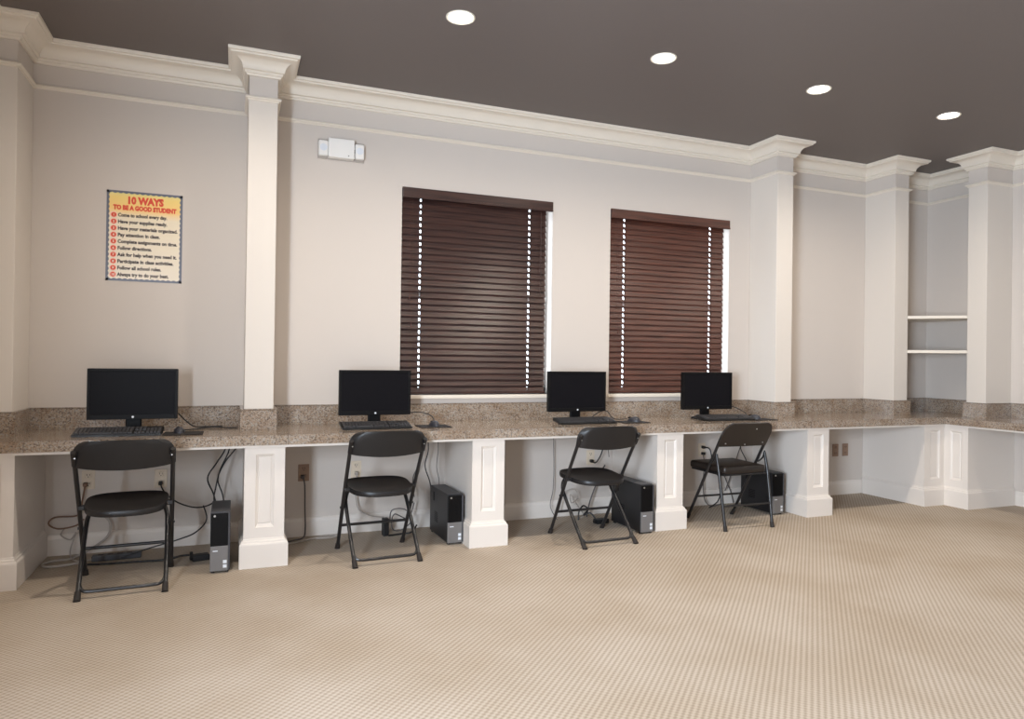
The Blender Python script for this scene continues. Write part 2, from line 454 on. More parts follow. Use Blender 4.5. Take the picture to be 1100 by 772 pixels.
# ------------------------------------------------------------------ blinds
def blind(a, c, gap, m, tilt, label, wand):
    t = thing('window_blind', label, 'blind', (a, 0.0, WZ0), group='wooden venetian blinds')
    L = c-gap-a-0.006
    hz = WZ1-WZ0
    # valance with a moulded lower lip
    bm = N(); box(bm, 0.003, c-a-0.003, -0.014, 0.004, hz-0.078, hz-0.002, 0.004)
    box(bm, 0.003, c-a-0.003, -0.018, -0.006, hz-0.078, hz-0.064, 0.003)
    obj('valance', bm, m, t)
    bm = N(); box(bm, 0.006, L, 0.006, 0.055, hz-0.06, hz-0.004, 0.002)
    obj('head_rail', bm, M_BEZEL, t)
    c0, c1 = 0.144, L-0.140
    slots = [c0, c1]
    n_ = 31; top = hz-0.078; bot = 0.045
    bm = N()
    for i in range(n_):
        z = bot + (top-bot)*i/(n_-1)
        R = Matrix.Translation((0, 0.03, z)) @ Matrix.Rotation(tilt + random.uniform(-0.02, 0.02), 4, 'X')
        w = 0.0270; th = 0.0015; s = 0.0065
        edges = [0.006] + [e for q in slots for e in (q-s, q+s)] + [L]
        for k in range(0, len(edges), 2):
            box(bm, edges[k], edges[k+1], -w, w, -th, th, 0.0007, 1, M=R)
        for q in slots:                     # material left beside the cord holes
            box(bm, q-s, q+s, -w, -0.013, -th, th, M=R); box(bm, q-s, q+s, 0.013, w, -th, th, M=R)
    obj('slats', bm, m, t)
    bm = N(); box(bm, 0.006, L, 0.008, 0.056, 0.006, 0.026, 0.003)
    obj('bottom_rail', bm, m, t)
    for q in slots:
        bm = N()
        for y in (-0.001+0.004, 0.058):
            cyl(bm, (q, y, 0.02), (q, y, hz-0.06), 0.0009, seg=6)
        obj('ladder_cord', bm, M_BEZEL, t)
    for x, z in ((0.062, 0.72), (0.078, 0.52)):
        bm = N(); cyl(bm, (x, -0.004, z), (x, -0.004, hz-0.08), 0.001, seg=6)
        cyl(bm, (x, -0.004, z-0.035), (x, -0.004, z), 0.006, 0.003, seg=10)
        obj('pull_cord', bm, M_WOOD2, t)
    if wand:
        bm = N(); cyl(bm, (L-0.055, -0.006, hz-0.74), (L-0.055, -0.006, hz-0.09), 0.004, seg=10)
        obj('tilt_wand', bm, m, t)
    return t
blind(WIN[0][0], WIN[0][1], 0.040, M_WOOD1, math.radians(68), 'dark brown slatted window blind, left of the two, with slats slightly open', True)
blind(WIN[1][0], WIN[1][1], 0.038, M_WOOD2, math.radians(71), 'reddish brown slatted window blind, right of the two, slats nearly shut', False)

# ------------------------------------------------------------------ recessed ceiling lights
def downlight(x, y, label, energy=62):
    t = thing('recessed_light', label, 'ceiling light', (x, y, H), group='recessed ceiling lights')
    bm = N(); R = 0.080; r = 0.066; k = 32
    prof = [(r, 0.0), (r, -0.002), (R-0.004, -0.006), (R, -0.003), (R, 0.0)]
    rows = [[bm.verts.new((q*math.cos(2*PI*i/k), q*math.sin(2*PI*i/k), z)) for q, z in prof] for i in range(k)]
    for i in range(k):
        A, B = rows[i], rows[(i+1) % k]
        for j in range(len(prof)-1): bm.faces.new((A[j], A[j+1], B[j+1], B[j]))
    obj('trim_ring', bm, M_CAN, t, smooth=True)
    bm = N(); bmesh.ops.create_cone(bm, cap_ends=True, segments=32, radius1=r-0.01, radius2=r, depth=0.003)
    bm.transform(Matrix.Translation((0, 0, -0.002)))
    obj('lens', bm, M_LAMP, t)
    ld = bpy.data.lights.new('downlight', 'SPOT'); ld.energy = energy; ld.color = (1.0, 0.89, 0.76)
    ld.spot_size = math.radians(165); ld.spot_blend = 0.9; ld.shadow_soft_size = 0.06
    lo = bpy.data.objects.new('downlight', ld); COL.objects.link(lo)
    lo.location = (x, y, H-0.02)
LX = (1.12, 2.42, 3.66, 4.92)
LB = ('recessed ceiling light nearest the white column, leftmost of the row', 'recessed ceiling light above the gap between the two blinds, second from left',
      'recessed ceiling light third from left, in front of the column by the reddish blind', 'recessed ceiling light nearest the corner niche, rightmost of the row')
for x, s in zip(LX, LB): downlight(x, -1.31, s)
downlight(-0.15, -1.31, 'added recessed ceiling light brightening the left end of the front row, out of view')  # extra lamp out of view, added to lift the light on the left side
# the other rows of the same ceiling, behind the camera's view
for y, nm in ((-3.7, 'middle'), (-6.1, 'far')):
    for x, q in zip((-0.2, 2.42, 4.92), ('left', 'centre', 'right')):
        downlight(x, y, 'recessed ceiling light of the %s row behind the camera, %s' % (nm, q), 36)

# ------------------------------------------------------------------ monitors, keyboards, mice
def make_monitor():
    t = thing('monitor', '', 'monitor', group='black monitors on the worktop')
    W, Z0, Z1 = 0.474, 0.075, 0.372
    bm = N()
    box(bm, -W/2, W/2, -0.004, 0.030, Z0, Z1, 0.005)
    box(bm, -W/2+0.05, W/2-0.05, 0.028, 0.052, Z0+0.03, Z1-0.05, 0.010)
    obj('housing', bm, M_BEZEL, t)
    b = 0.015; bb = 0.028
    bm = N()
    for (x0, x1, z0, z1) in ((-W/2, -W/2+b, Z0, Z1), (W/2-b, W/2, Z0, Z1), (-W/2+b, W/2-b, Z1-b, Z1), (-W/2+b, W/2-b, Z0, Z0+bb)):
        box(bm, x0, x1, -0.010, -0.003, z0, z1, 0.0015)
    obj('bezel', bm, M_BEZEL, t)
    obj('screen', box(N(), -W/2+b, W/2-b, -0.0055, -0.0035, Z0+bb, Z1-b), M_SCREEN, t)
    bm = N(); cyl(bm, (0, -0.0108, Z0+0.014), (0, -0.0098, Z0+0.014), 0.0065, seg=20)
    obj('emblem', bm, M_STICK, t, label='small round white emblem')
    bm = N(); box(bm, -0.042, 0.042, 0.022, 0.048, 0.010, Z0+0.06, 0.006)
    obj('neck', bm, M_BEZEL, t)
    bm = N()
    k = 36
    for z0, z1, s0, s1 in ((0, 0.008, 1, 1), (0.008, 0.014, 1, 0.9)):
        lo = [bm.verts.new((0.115*s0*math.cos(2*PI*i/k), 0.035+0.085*s0*math.sin(2*PI*i/k), z0)) for i in range(k)]
        hi = [bm.verts.new((0.115*s1*math.cos(2*PI*i/k), 0.035+0.085*s1*math.sin(2*PI*i/k), z1)) for i in range(k)]
        bm.faces.new(lo[::-1]); bm.faces.new(hi)
        for i in range(k): bm.faces.new((lo[i], lo[(i+1) % k], hi[(i+1) % k], hi[i]))
    obj('base', bm, M_BEZEL, t)
    return t

def make_keyboard():
    t = thing('keyboard', '', 'keyboard', group='black keyboards on the worktop')
    W, D = 0.445, 0.158
    bm = N()
    prism_pts = [(-D/2, 0.0), (D/2, 0.014), (D/2, 0.040), (-D/2, 0.012)]
    lo = [bm.verts.new((-W/2, y, z)) for y, z in prism_pts]; hi = [bm.verts.new((W/2, y, z)) for y, z in prism_pts]
    bm.faces.new(lo); bm.faces.new(hi[::-1])
    for i in range(4): bm.faces.new((lo[i], lo[(i+1) % 4], hi[(i+1) % 4], hi[i]))
    bmesh.ops.bevel(bm, geom=bm.edges[:], offset=0.003, segments=2, affect='EDGES')
    obj('case', bm, M_KBD, t)
    R = Matrix.Translation((0, 0, 0.0065)) @ Matrix.Rotation(math.atan2(0.028, D), 4, 'X')
    bm = N()
    def key(x0, x1, y0, y1):
        tt = bmesh.new(); bmesh.ops.create_cube(tt, size=1)
        for v in tt.verts:
            k = 0.82 if v.co.z > 0 else 1.0
            v.co = Vector(((x0+x1)/2 + v.co.x*(x1-x0)*k, (y0+y1)/2 + v.co.y*(y1-y0)*k, 0.0225 + v.co.z*0.010))
        add_bm(bm, tt, R)
    p = 0.019
    for r in range(6):
        y = -0.055 + r*p + (0.004 if r == 5 else 0)
        x = -W/2 + 0.010
        if r == 0:
            for w in (1.4, 1.2, 1.2, 6.2, 1.2, 1.2, 1.2, 1.4): key(x+0.0008, x+w*p-0.0008, y-p/2+.001, y+p/2-.001); x += w*p
        else:
            k = 0
            while x < -W/2 + 0.010 + 15*p - 0.001:
                key(x+0.0008, x+p-0.0008, y-p/2+.001, y+p/2-.001); x += p
        for c in range(3):
            if r not in (2,) and not (r == 1 and c != 1):
                xx = 0.080 + c*p; key(xx+0.0008, xx+p-0.0008, y-p/2+.001, y+p/2-.001)
        if r < 5:
            for c in range(4):
                xx = 0.1395 + c*p; key(xx+0.0008, xx+p-0.0008, y-p/2+.001, y+p/2-.001)
    obj('keys', bm, M_KEY, t)
    for x in (-0.17, 0.17):
        obj('foot', box(N(), x-0.012, x+0.012, D/2-0.012, D/2-0.006, 0, 0.018), M_KBD, t)
    return t

def make_mouse():
    t = thing('computer_mouse', '', 'mouse', group='computer mice on the worktop')
    bm = N(); bmesh.ops.create_uvsphere(bm, u_segments=20, v_segments=12, radius=1)
    for v in bm.verts:
        x, y, z = v.co
        v.co = Vector((0.031*x*(1-0.12*y*y), 0.056*y, max(0, z)*0.034*(1-0.25*(y-0.1)) ))
    bmesh.ops.remove_doubles(bm, verts=bm.verts[:], dist=0.0002)
    obj('shell', bm, M_MOUSE, t, smooth=True, angle=60)
    bm = N(); cyl(bm, (-0.003, 0.03, 0.026), (0.003, 0.03, 0.026), 0.007, seg=14)
    obj('wheel', bm, M_BEZEL, t)
    bm = N(); box(bm, -0.0005, 0.0005, 0.01, 0.05, 0.020, 0.0305)
    obj('button_gap', bm, M_BEZEL, t)
    return t

def make_pad():
    bm = N(); box(bm, -0.105, 0.105, -0.09, 0.09, 0, 0.004, 0.0015)
    o = obj('mouse_pad', bm, M_PAD); return tag(o, '', 'mouse pad', 'mouse pads on the worktop')

ORD = ('in front of the poster wall', 'left of the dark brown blind', 'between the two blinds', 'in front of the reddish blind')
def place(proto, first, loc, rz, label):
    o = proto if first else copy_tree(proto)
    o.location = loc; o.rotation_euler = (0, 0, rz); o['label'] = label
    return o
MICE, MONS = [], []
mon, kbd, mou, pad = make_monitor(), make_keyboard(), make_mouse(), make_pad()
MON = [(-0.546, -0.30), (0.877, -0.30), (2.375, -0.30), (3.545, -0.30)]
KB = [(-0.595, -0.46, 0.0), (0.86, -0.425, 0.0), (2.375, -0.43, -0.02), (3.615, -0.44, -0.04)]
PAD = [(-0.265, -0.47, 0.0), (1.25, -0.40, 0.0), (2.77, -0.43, 0.0), (3.94, -0.46, 0.0)]
MS = [(-0.290, -0.44, 0.15), (1.255, -0.40, 0.25), (2.79, -0.42, 0.5), (3.90, -0.44, 0.4)]
for i in range(4):
    m_ = place(mon, i == 0, (MON[i][0], MON[i][1], ZC+0.0008), 0, 'black flat monitor standing on the worktop ' + ORD[i])
    place(kbd, i == 0, (KB[i][0], KB[i][1], ZC+0.0008), KB[i][2], 'black keyboard lying before the monitor ' + ORD[i])
    place(pad, i == 0, (PAD[i][0], PAD[i][1], ZC+0.0008), PAD[i][2], 'dark mouse pad beside the keyboard ' + ORD[i])
    u_ = place(mou, i == 0, (MS[i][0], MS[i][1], ZC+0.0052), MS[i][2], 'dark computer mouse on the pad ' + ORD[i]); MONS.append(m_); MICE.append(u_)

# ------------------------------------------------------------------ desktop computers on the carpet
def make_pc(w, d, h, side, loc, rz, label):
    t = thing('desktop_computer', label, 'computer', loc, rz, 'black desktop computers under the worktop')
    f = 0.012
    obj('case', box(N(), -w/2, w/2, -d/2+0.012, d/2, f, h, 0.004), side, t)
    zz = f + (h-f)*0.43
    bm = N(); box(bm, -w/2+0.002, w/2-0.012, -d/2, -d/2+0.014, zz, h-0.004, 0.003)
    k = 11
    for i in range(k):                      # fine vertical ribs of the vent
        x = -w/2+0.008 + (w-0.028)*i/(k-1)
        box(bm, x-0.0012, x+0.0012, -d/2-0.002, -d/2+0.002, zz+0.01, h-0.024)
    obj('vent_panel', bm, M_BEZEL, t)
    obj('lower_panel', box(N(), -w/2, w/2-0.010, -d/2-0.001, -d/2+0.014, f, zz, 0.003), M_PCGREY, t, label='silver lower front panel')
    obj('side_rib', box(N(), w/2-0.012, w/2, -d/2, -d/2+0.014, f+0.004, h-0.002, 0.003), M_PCTOP, t)
    obj('top_cover', box(N(), -w/2+0.004, w/2-0.004, -d/2+0.02, d/2-0.02, h-0.002, h+0.003, 0.002), M_PCTOP, t)
    bm = N(); cyl(bm, (-w/2+0.022, -d/2-0.002, h-0.018), (-w/2+0.022, -d/2+0.002, h-0.018), 0.006, seg=16)
    obj('power_button', bm, M_STEEL, t)
    bm = N(); box(bm, -w/2+0.014, -w/2+0.040, -d/2-0.002, -d/2, zz-0.03, zz-0.024)
    obj('badge', bm, M_STICK, t)
    for z in (0.03, 0.055):
        bm = N(); box(bm, w/2-0.036, w/2-0.016, -d/2-0.0018, -d/2, z, z+0.018)
        obj('sticker', bm, M_STICK, t)
    bm = N()
    for j in range(6):                      # louvres on the side
        box(bm, -w/2-0.0015, -w/2, 0.02, 0.09, 0.10+j*0.012, 0.106+j*0.012)
    obj('side_louvre', bm, M_BEZEL, t)
    obj('latch', box(N(), -w/2-0.002, -w/2, 0.10, 0.125, h-0.09, h-0.03), M_BEZEL, t)
    for sx in (-1, 1):
        for sy in (-1, 1):
            bm = N(); x, y = sx*(w/2-0.015), sy*(d/2-0.03)
            box(bm, x-0.009, x+0.009, y-0.012, y+0.012, 0, f, 0.002)
            obj('foot', bm, M_CAP, t)
    return t
pc1 = make_pc(0.104, 0.36, 0.34, M_PCTOP, (-0.056, -0.515, 0), 0.0, 'slim upright grey and black computer left of the pedestal below the white column')
pc2 = make_pc(0.108, 0.41, 0.325, M_PCSIDE, (1.366, -0.335, 0), math.radians(1.5), 'upright black computer right of the second folding chair, beside a white pedestal')
pc3 = make_pc(0.108, 0.40, 0.345, M_PCSIDE, (2.735, -0.50, 0), math.radians(2), 'upright black computer behind the third folding chair, against a white pedestal')
pc4 = make_pc(0.112, 0.38, 0.335, M_PCSIDE, (4.085, -0.325, 0), math.radians(1), 'upright black computer behind the padded folding chair')

# ------------------------------------------------------------------ plastic folding chair
def make_chair():
    t = thing('folding_chair', '', 'chair', group='black plastic folding chairs at the worktop')
    ym = lambda z: 0.225 - 0.40*z/0.70 - (0.02*max(0, z-0.45)/0.3)      # side of the main tube
    xm = lambda z: 0.212 + 0.010*z/0.70
    for s in (-1, 1):
        # front leg: one tube from the backrest down to the foot under the desk
        bm = N(); tube(bm, [(s*xm(z), ym(z), z) for z in (0.02, 0.2, 0.4, 0.55, 0.72)], 0.0115, 12)
        lg = obj('front_leg', bm, M_TUBE, t, smooth=True)
        bm = N(); cyl(bm, (s*xm(0), ym(0)+0.003, 0), (s*xm(.035), ym(.035), 0.035), 0.0165, 0.0145, 14)
        obj('foot_cap', bm, M_CAP, lg, smooth=True)
        # rear leg: from the foot up and in under the seat
        P = [(s*0.195, -0.222, 0.015), (s*0.196, -0.135, 0.105), (s*0.194, 0.054, 0.297), (s*0.186, 0.098, 0.355), (s*0.165, 0.112, 0.392), (s*0.13, 0.116, 0.404)]
        bm = N(); tube(bm, P, 0.0115, 12)
        lg = obj('rear_leg', bm, M_TUBE, t, smooth=True)
        bm = N(); cyl(bm, (s*0.195, -0.243, 0), (s*0.195, -0.204, 0.036), 0.0165, 0.0145, 14)
        obj('foot_cap', bm, M_CAP, lg, smooth=True)
        bm = N(); cyl(bm, (s*0.188, 0.054, 0.297), (s*0.232, ym(.297), 0.297), 0.007, seg=12)
        obj('pivot', bm, M_TUBE, t)
    bm = N(); tube(bm, [(-0.196, -0.145, 0.095), (-0.192, -0.178, 0.060), (-0.176, -0.198, 0.040), (-0.14, -0.204, 0.034), (0, -0.204, 0.034), (0.14, -0.204, 0.034), (0.176, -0.198, 0.040), (0.192, -0.178, 0.060), (0.196, -0.145, 0.095)], 0.009, 10)
    obj('floor_bar', bm, M_TUBE, t, smooth=True)
    bm = N(); cyl(bm, (-xm(.17), ym(.17), 0.17), (xm(.17), ym(.17), 0.17), 0.009, seg=12)
    obj('stretcher', bm, M_TUBE, t, smooth=True)
    # backrest: bowed plastic panel with round shoulders wrapping the tubes
    nu, nv = 25, 15
    Z0, Z1, hw, rr = 0.658, 0.790, 0.231, 0.070
    def hwid(z):
        if z <= Z1-rr: return hw
        q = (z-(Z1-rr))/rr
        return hw - rr*0.95*(1-math.sqrt(max(0, 1-q*q*0.97)))
    G = []
    for i in range(nu):
        u = -1 + 2*i/(nu-1)
        row = []
        for j in range(nv):
            vq = j/(nv-1)
            z = Z0 + (Z1-Z0)*vq
            x = u*hwid(z)
            zz = z - 0.020*(1-u*u)*(1-vq) + 0.006*(1-u*u)*vq - 0.004
            y = ym(0.70) - 0.016 - 0.034*(1-u*u) - 0.05*(vq-0.4)*0.9 + 0.022*max(0, abs(u)-0.86)/0.14
            row.append((x, y, zz))
        G.append(row)
    bm = N(); shell(bm, G, lambda i, j: (0, 0.011, 0))
    bmesh.ops.bevel(bm, geom=[e for e in bm.edges if e.is_manifold and e.calc_face_angle(0) > 1.0], offset=0.003, segments=2, affect='EDGES')
    back = obj('backrest', bm, M_BLACK, t, smooth=True)
    for s in (-1, 1):                       # moulded sleeves over the tube ends, with a screw each
        bm = N(); tube(bm, [(s*(xm(z)), ym(z)-0.004, z) for z in (0.662, 0.70, 0.735)], 0.0140, 12)
        obj('sleeve', bm, M_BLACK, back, smooth=True)
        bm = N(); cyl(bm, (s*0.217, ym(.70)-0.026, 0.703), (s*0.217, ym(.70)-0.018, 0.703), 0.0035, seg=12)
        obj('screw', bm, M_STEEL, back)
    # seat: dished plastic pan with a rolled rim
    nr, na = 10, 48
    bm = N()
    def outl(a):
        c, s_ = math.cos(a), math.sin(a)
        e = 0.62
        x = math.copysign(abs(c)**e, c); y = math.copysign(abs(s_)**e, s_)
        wx = 0.196 + 0.012*y
        yy = y*0.195 if y > 0 else y*0.185 - 0.018*(1-min(1, abs(x))**2)
        return x*wx, yy + 0.015
    ring = []
    for r in range(nr+1):
        f = r/nr
        rw = []
        for k in range(na):
            x, y = outl(2*PI*k/na)
            cx, cy = 0, 0.015
            x = cx + (x-cx)*f; y = cy + (y-cy)*f
            z = 0.432 + 0.075*(y-0.0) - 0.014*(1-f*f) + (0.004 if f > 0.9 else 0)
            if r == 0 and k > 0: rw.append(rw[0]); continue
            rw.append(bm.verts.new((x, y, z)))
        ring.append(rw)
    rim = []
    for dx, dz in ((1.012, -0.006), (1.014, -0.018), (1.0, -0.030), (0.93, -0.030)):
        rw = []
        for k in range(na):
            x, y = outl(2*PI*k/na)
            rw.append(bm.verts.new((x*dx, 0.015+(y-0.015)*dx, 0.436 + 0.075*y + dz)))
        rim.append(rw)
    low = [[bm.verts.new((outl(2*PI*k/na)[0]*f, 0.015+(outl(2*PI*k/na)[1]-0.015)*f, 0.418 + 0.075*outl(2*PI*k/na)[1]*f - 0.010)) for k in range(na)] for f in (0.9, 0.4)]
    for A, B in list(zip(ring, ring[1:])) + list(zip([ring[-1]]+rim, rim)) + [(rim[-1], low[0]), (low[0], low[1])]:
        for k in range(na):
            vs = [A[k], A[(k+1) % na], B[(k+1) % na], B[k]]
            vs = list(dict.fromkeys(vs))
            if len(vs) > 2: bm.faces.new(vs)
    bm.faces.new(low[1])
    obj('seat', bm, M_BLACK, t, smooth=True, angle=50)
    for s in (-1, 1):                       # hinge ears from seat to tube
        bm = N(); box(bm, s*0.205-0.018, s*0.205+0.018, ym(.43)-0.020, ym(.43)+0.020, 0.408, 0.432, 0.005)
        obj('hinge', bm, M_BLACK, t)
    return t
ch = make_chair()
CH = [(-0.520, -0.705, 3.0), (0.855, -0.602, 2.8), (2.315, -0.676, 2.2)]
CL = ['black plastic folding chair facing the poster wall desk, leftmost of the chairs', 'black plastic folding chair facing the desk left of the dark brown blind, second from left', 'black plastic folding chair facing the desk between the blinds, third from left']
for i, (x, y, a) in enumerate(CH): place(ch, i == 0, (x, y, 0), math.radians(a), CL[i])

# ------------------------------------------------------------------ steel folding chair with padded seat
def make_padded():
    t = thing('folding_chair', 'dark steel folding chair with a thick padded seat, rightmost of the chairs', 'chair', (3.53, -0.596, 0), 0.0)
    ym = lambda z: 0.225 - 0.425*z/0.72
    # inverted U of tube: front legs and the hoop round the backrest, as three parts
    for s in (-1, 1):
        bm = N(); tube(bm, [(s*0.214, ym(z), z) for z in (0.02, 0.25, 0.45, 0.60, 0.66)], 0.0115, 12)
        lg = obj('front_leg', bm, M_TUBE, t, smooth=True)
        bm = N(); cyl(bm, (s*0.214, ym(0)+0.004, 0), (s*0.214, ym(.04), 0.04), 0.016, 0.014, 14)
        obj('foot_cap', bm, M_CAP, lg, smooth=True)
        P = [(s*0.214, -0.228, 0.02), (s*0.218, -0.198, 0.2), (s*0.222, -0.160, 0.42), (s*0.222, -0.130, 0.545)]
        bm = N(); tube(bm, P, 0.0115, 12)
        lg = obj('rear_leg', bm, M_TUBE, t, smooth=True)
        bm = N(); cyl(bm, (s*0.2135, -0.232, 0), (s*0.214, -0.225, 0.04), 0.016, 0.014, 14)
        obj('foot_cap', bm, M_CAP, lg, smooth=True)
        bm = N(); tube(bm, [(s*0.226, -0.128, 0.555), (s*0.226, -0.105, 0.50), (s*0.222, -0.06, 0.465)], 0.006, 8)
        obj('hinge_link', bm, M_TUBE, t, smooth=True)
    bm = N(); pts = []
    for k in range(0, 13):
        a = PI*k/12
        c, s_ = math.cos(a), math.sin(a)
        x = 0.214*math.copysign(abs(c)**0.62, c); z = 0.66 + 0.112*abs(s_)**0.62
        pts.append((x, ym(z), z))
    tube(bm, pts, 0.0115, 12, k=3); obj('back_hoop', bm, M_TUBE, t, smooth=True)
    bm = N()
    nu, nv = 21, 11; G = []
    for i in range(nu):
        u = -1+2*i/(nu-1); row = []
        for j in range(nv):
            q = j/(nv-1); z = 0.600 + 0.178*q
            hw = 0.222 if z < 0.69 else 0.222 - 0.075*(1-math.sqrt(max(0, 1-((z-0.69)/0.089)**2)))
            row.append((u*hw, ym(z)-0.012-0.020*(1-u*u), z))
        G.append(row)
    shell(bm, G, lambda i, j: (0, 0.014, 0.004))
    bk = obj('backrest', bm, M_VINYL, t, smooth=True)
    for x, z in ((-0.17, 0.625), (0.0, 0.615), (0.17, 0.625), (0.05, 0.735)):
        bm = N(); yy = ym(z)-0.012-0.020*(1-(x/0.222)**2)
        cyl(bm, (x, yy-0.004, z), (x, yy+0.004, z), 0.005, seg=12); obj('rivet', bm, M_STEEL, bk)
    bm = N(); box(bm, -0.200, 0.200, -0.185, 0.215, 0.398, 0.458, 0.022, 4)
    for v in bm.verts:
        v.co.x *= 1 + 0.05*(v.co.y/0.2)*1.0
        if v.co.z > 0.44: v.co.z += 0.010*(1-(v.co.x/0.2)**2)*(1-((v.co.y-0.015)/0.2)**2)
    obj('seat_pad', bm, M_VINYL, t, smooth=True)
    bm = N(); box(bm, -0.196, 0.196, -0.178, 0.205, 0.388, 0.400, 0.004)
    obj('seat_pan', bm, M_TUBE, t)
    bm = N(); cyl(bm, (-0.217, -0.203, 0.175), (0.217, -0.203, 0.175), 0.008, seg=12)
    obj('stretcher', bm, M_TUBE, t, smooth=True)
    bm = N(); cyl(bm, (-0.214, ym(.19), 0.19), (0.214, ym(.19), 0.19), 0.008, seg=12)
    obj('stretcher', bm, M_TUBE, t, smooth=True)
    return t
make_padded()

# ------------------------------------------------------------------ wall outlets
def outlet(x, z, label, m=M_IVORY):
    t = thing('wall_outlet', label, 'outlet', (x, 0, z), group='wall outlets under the worktop')
    bm = N(); box(bm, -0.036, 0.036, -0.006, 0, -0.058, 0.058, 0.003)
    obj('cover_plate', bm, m, t)
    for zz in (0.027, -0.027):
        bm = N(); box(bm, -0.017, 0.017, -0.0085, -0.005, zz-0.015, zz+0.015, 0.004)
        s = obj('socket', bm, m, t)
        bm = N()
        for dx in (-0.007, 0.007): box(bm, dx-0.0015, dx+0.0015, -0.0092, -0.008, zz-0.002, zz+0.009)
        cyl(bm, (0, -0.0092, zz-0.009), (0, -0.008, zz-0.009), 0.003, seg=10)
        obj('slot', bm, M_SOCK, s)
outlet(-0.818, 0.449, 'wall outlet at far left under the worktop, seen through the leftmost chair')
outlet(-0.418, 0.438, 'wall outlet with a black plug right of the leftmost chair')
outlet(0.453, 0.432, 'wall outlet just right of the white column pedestal, with a grey cord', M_TAN)
outlet(0.806, 0.440, 'wall outlet seen between the back and seat of the second chair')
outlet(2.651, 0.450, 'wall outlet behind the third folding chair')
outlet(3.72, 0.470, 'wall outlet with two black plugs behind the padded chair')
outlet(5.225, 0.415, 'left one of the two brown wall outlets beside the corner pedestal', M_TAN)
outlet(5.345, 0.415, 'right one of the two brown wall outlets beside the corner pedestal', M_TAN)

# ------------------------------------------------------------------ cords
def cord(pts, r, m, label, plug=None, name='cord_loop', cat='cord', group=None, owner=None):
    bm = N(); tube(bm, pts, r, 8, k=8)
    if owner:                               # a cord fixed to its device is a part of it
        inv = (Matrix.Translation(owner.location) @ owner.rotation_euler.to_matrix().to_4x4()).inverted()
        bm.transform(inv)
        o = obj(name if name != 'cord_loop' else 'power_cord', bm, m, owner, smooth=True)
        for (x, y, z) in plug or ():
            bm = N(); box(bm, x-0.012, x+0.012, y, y+0.034, z-0.012, z+0.012, 0.005); bm.transform(inv); obj('plug', bm, m, o)
        return o
    if plug is None:
        o = obj(name, bm, m, smooth=True); return tag(o, label, cat, group)
    t = thing(name, label, cat, (0, 0, 0), group=group)
    obj('wire', bm, m, t, smooth=True)
    for (x, y, z) in plug:
        bm = N(); box(bm, x-0.012, x+0.012, y, y+0.034, z-0.012, z+0.012, 0.005); obj('plug', bm, m, t)
    return t
G1, G2, G3, G4 = 'cords under the first desk', 'cords under the second desk', 'cords under the third desk', 'cords under the fourth desk'
e = 0.008
# first desk
cord([(-0.83, -0.03, 0.42), (-0.84, -0.05, 0.33), (-0.86, -0.045, 0.245), (-0.98, -0.05, 0.24), (-1.01, -0.06, 0.205), (-0.96, -0.07, 0.175), (-0.87, -0.06, 0.185), (-0.83, -0.05, 0.22)], 0.005, M_CORDT, 'brown cord hanging in a loop at the far left under the worktop', [(-0.83, -0.043, 0.424)], group=G1)
cord([(-0.80, -0.06, 0.26), (-0.745, -0.05, 0.245), (-0.69, -0.06, 0.19), (-0.70, -0.08, 0.11), (-0.78, -0.10, 0.05), (-0.88, -0.14, e), (-0.96, -0.16, e), (-1.005, -0.22, e), (-0.97, -0.28, e), (-0.90, -0.28, e), (-0.82, -0.25, e)], 0.007, M_CORDW, 'white cable coiled on the carpet behind the leftmost chair', group=G1)
cord([(-0.93, -0.05, 0.17), (-0.95, -0.04, 0.13), (-0.90, -0.05, 0.10), (-0.87, -0.05, 0.14), (-0.89, -0.10, 0.04), (-0.84, -0.20, e), (-0.72, -0.18, e)], 0.004, M_CORDW, 'thin white cable against the wall left of the leftmost chair', group=G1)
cord([(-0.418, -0.04, 0.41), (-0.39, -0.07, 0.36), (-0.31, -0.12, 0.30), (-0.20, -0.16, 0.27), (-0.11, -0.20, 0.30), (-0.10, -0.22, 0.36), (-0.07, -0.20, 0.50), (-0.02, -0.17, 0.62), (0.00, -0.16, 0.745)], 0.0045, M_CORDB, 'black power cord from the outlet right of the leftmost chair up to the worktop', [(-0.418, -0.043, 0.411)], owner=pc1)
cord([(-0.07, -0.31, 0.22), (-0.10, -0.28, 0.36), (-0.14, -0.22, 0.46), (-0.09, -0.2, 0.55), (-0.04, -0.2, 0.64), (-0.04, -0.2, 0.745)], 0.0045, M_CORDB, 'black cable dropping from the worktop behind the slim grey computer', name='video_cable', owner=pc1)
cord([(-0.03, -0.31, 0.22), (-0.05, -0.30, 0.36), (-0.08, -0.26, 0.46), (-0.04, -0.24, 0.56), (0.03, -0.24, 0.66), (0.03, -0.24, 0.745)], 0.004, M_CORDB, 'black cable curving down to the top of the slim grey computer', name='network_cable', owner=pc1)
cord([(-0.16, -0.26, 0.30), (-0.14, -0.30, 0.22), (-0.20, -0.26, 0.14), (-0.29, -0.24, 0.10), (-0.45, -0.24, 0.06), (-0.6, -0.26, 0.02)], 0.004, M_CORDB, 'black cable sagging from the slim grey computer to the leftmost chair', name='data_cable', owner=pc1)
ad1 = t = thing('power_adapter', 'black power adapter on the carpet left of the slim grey computer', 'adapter', (-0.165, -0.38, 0), 0.2, 'power adapters on the carpet')
obj('body', box(N(), -0.05, 0.045, -0.03, 0.03, 0, 0.035, 0.006), M_CORDB, t)
obj('prong_block', box(N(), -0.062, -0.045, -0.012, 0.012, 0.008, 0.055, 0.003), M_CORDB, t)
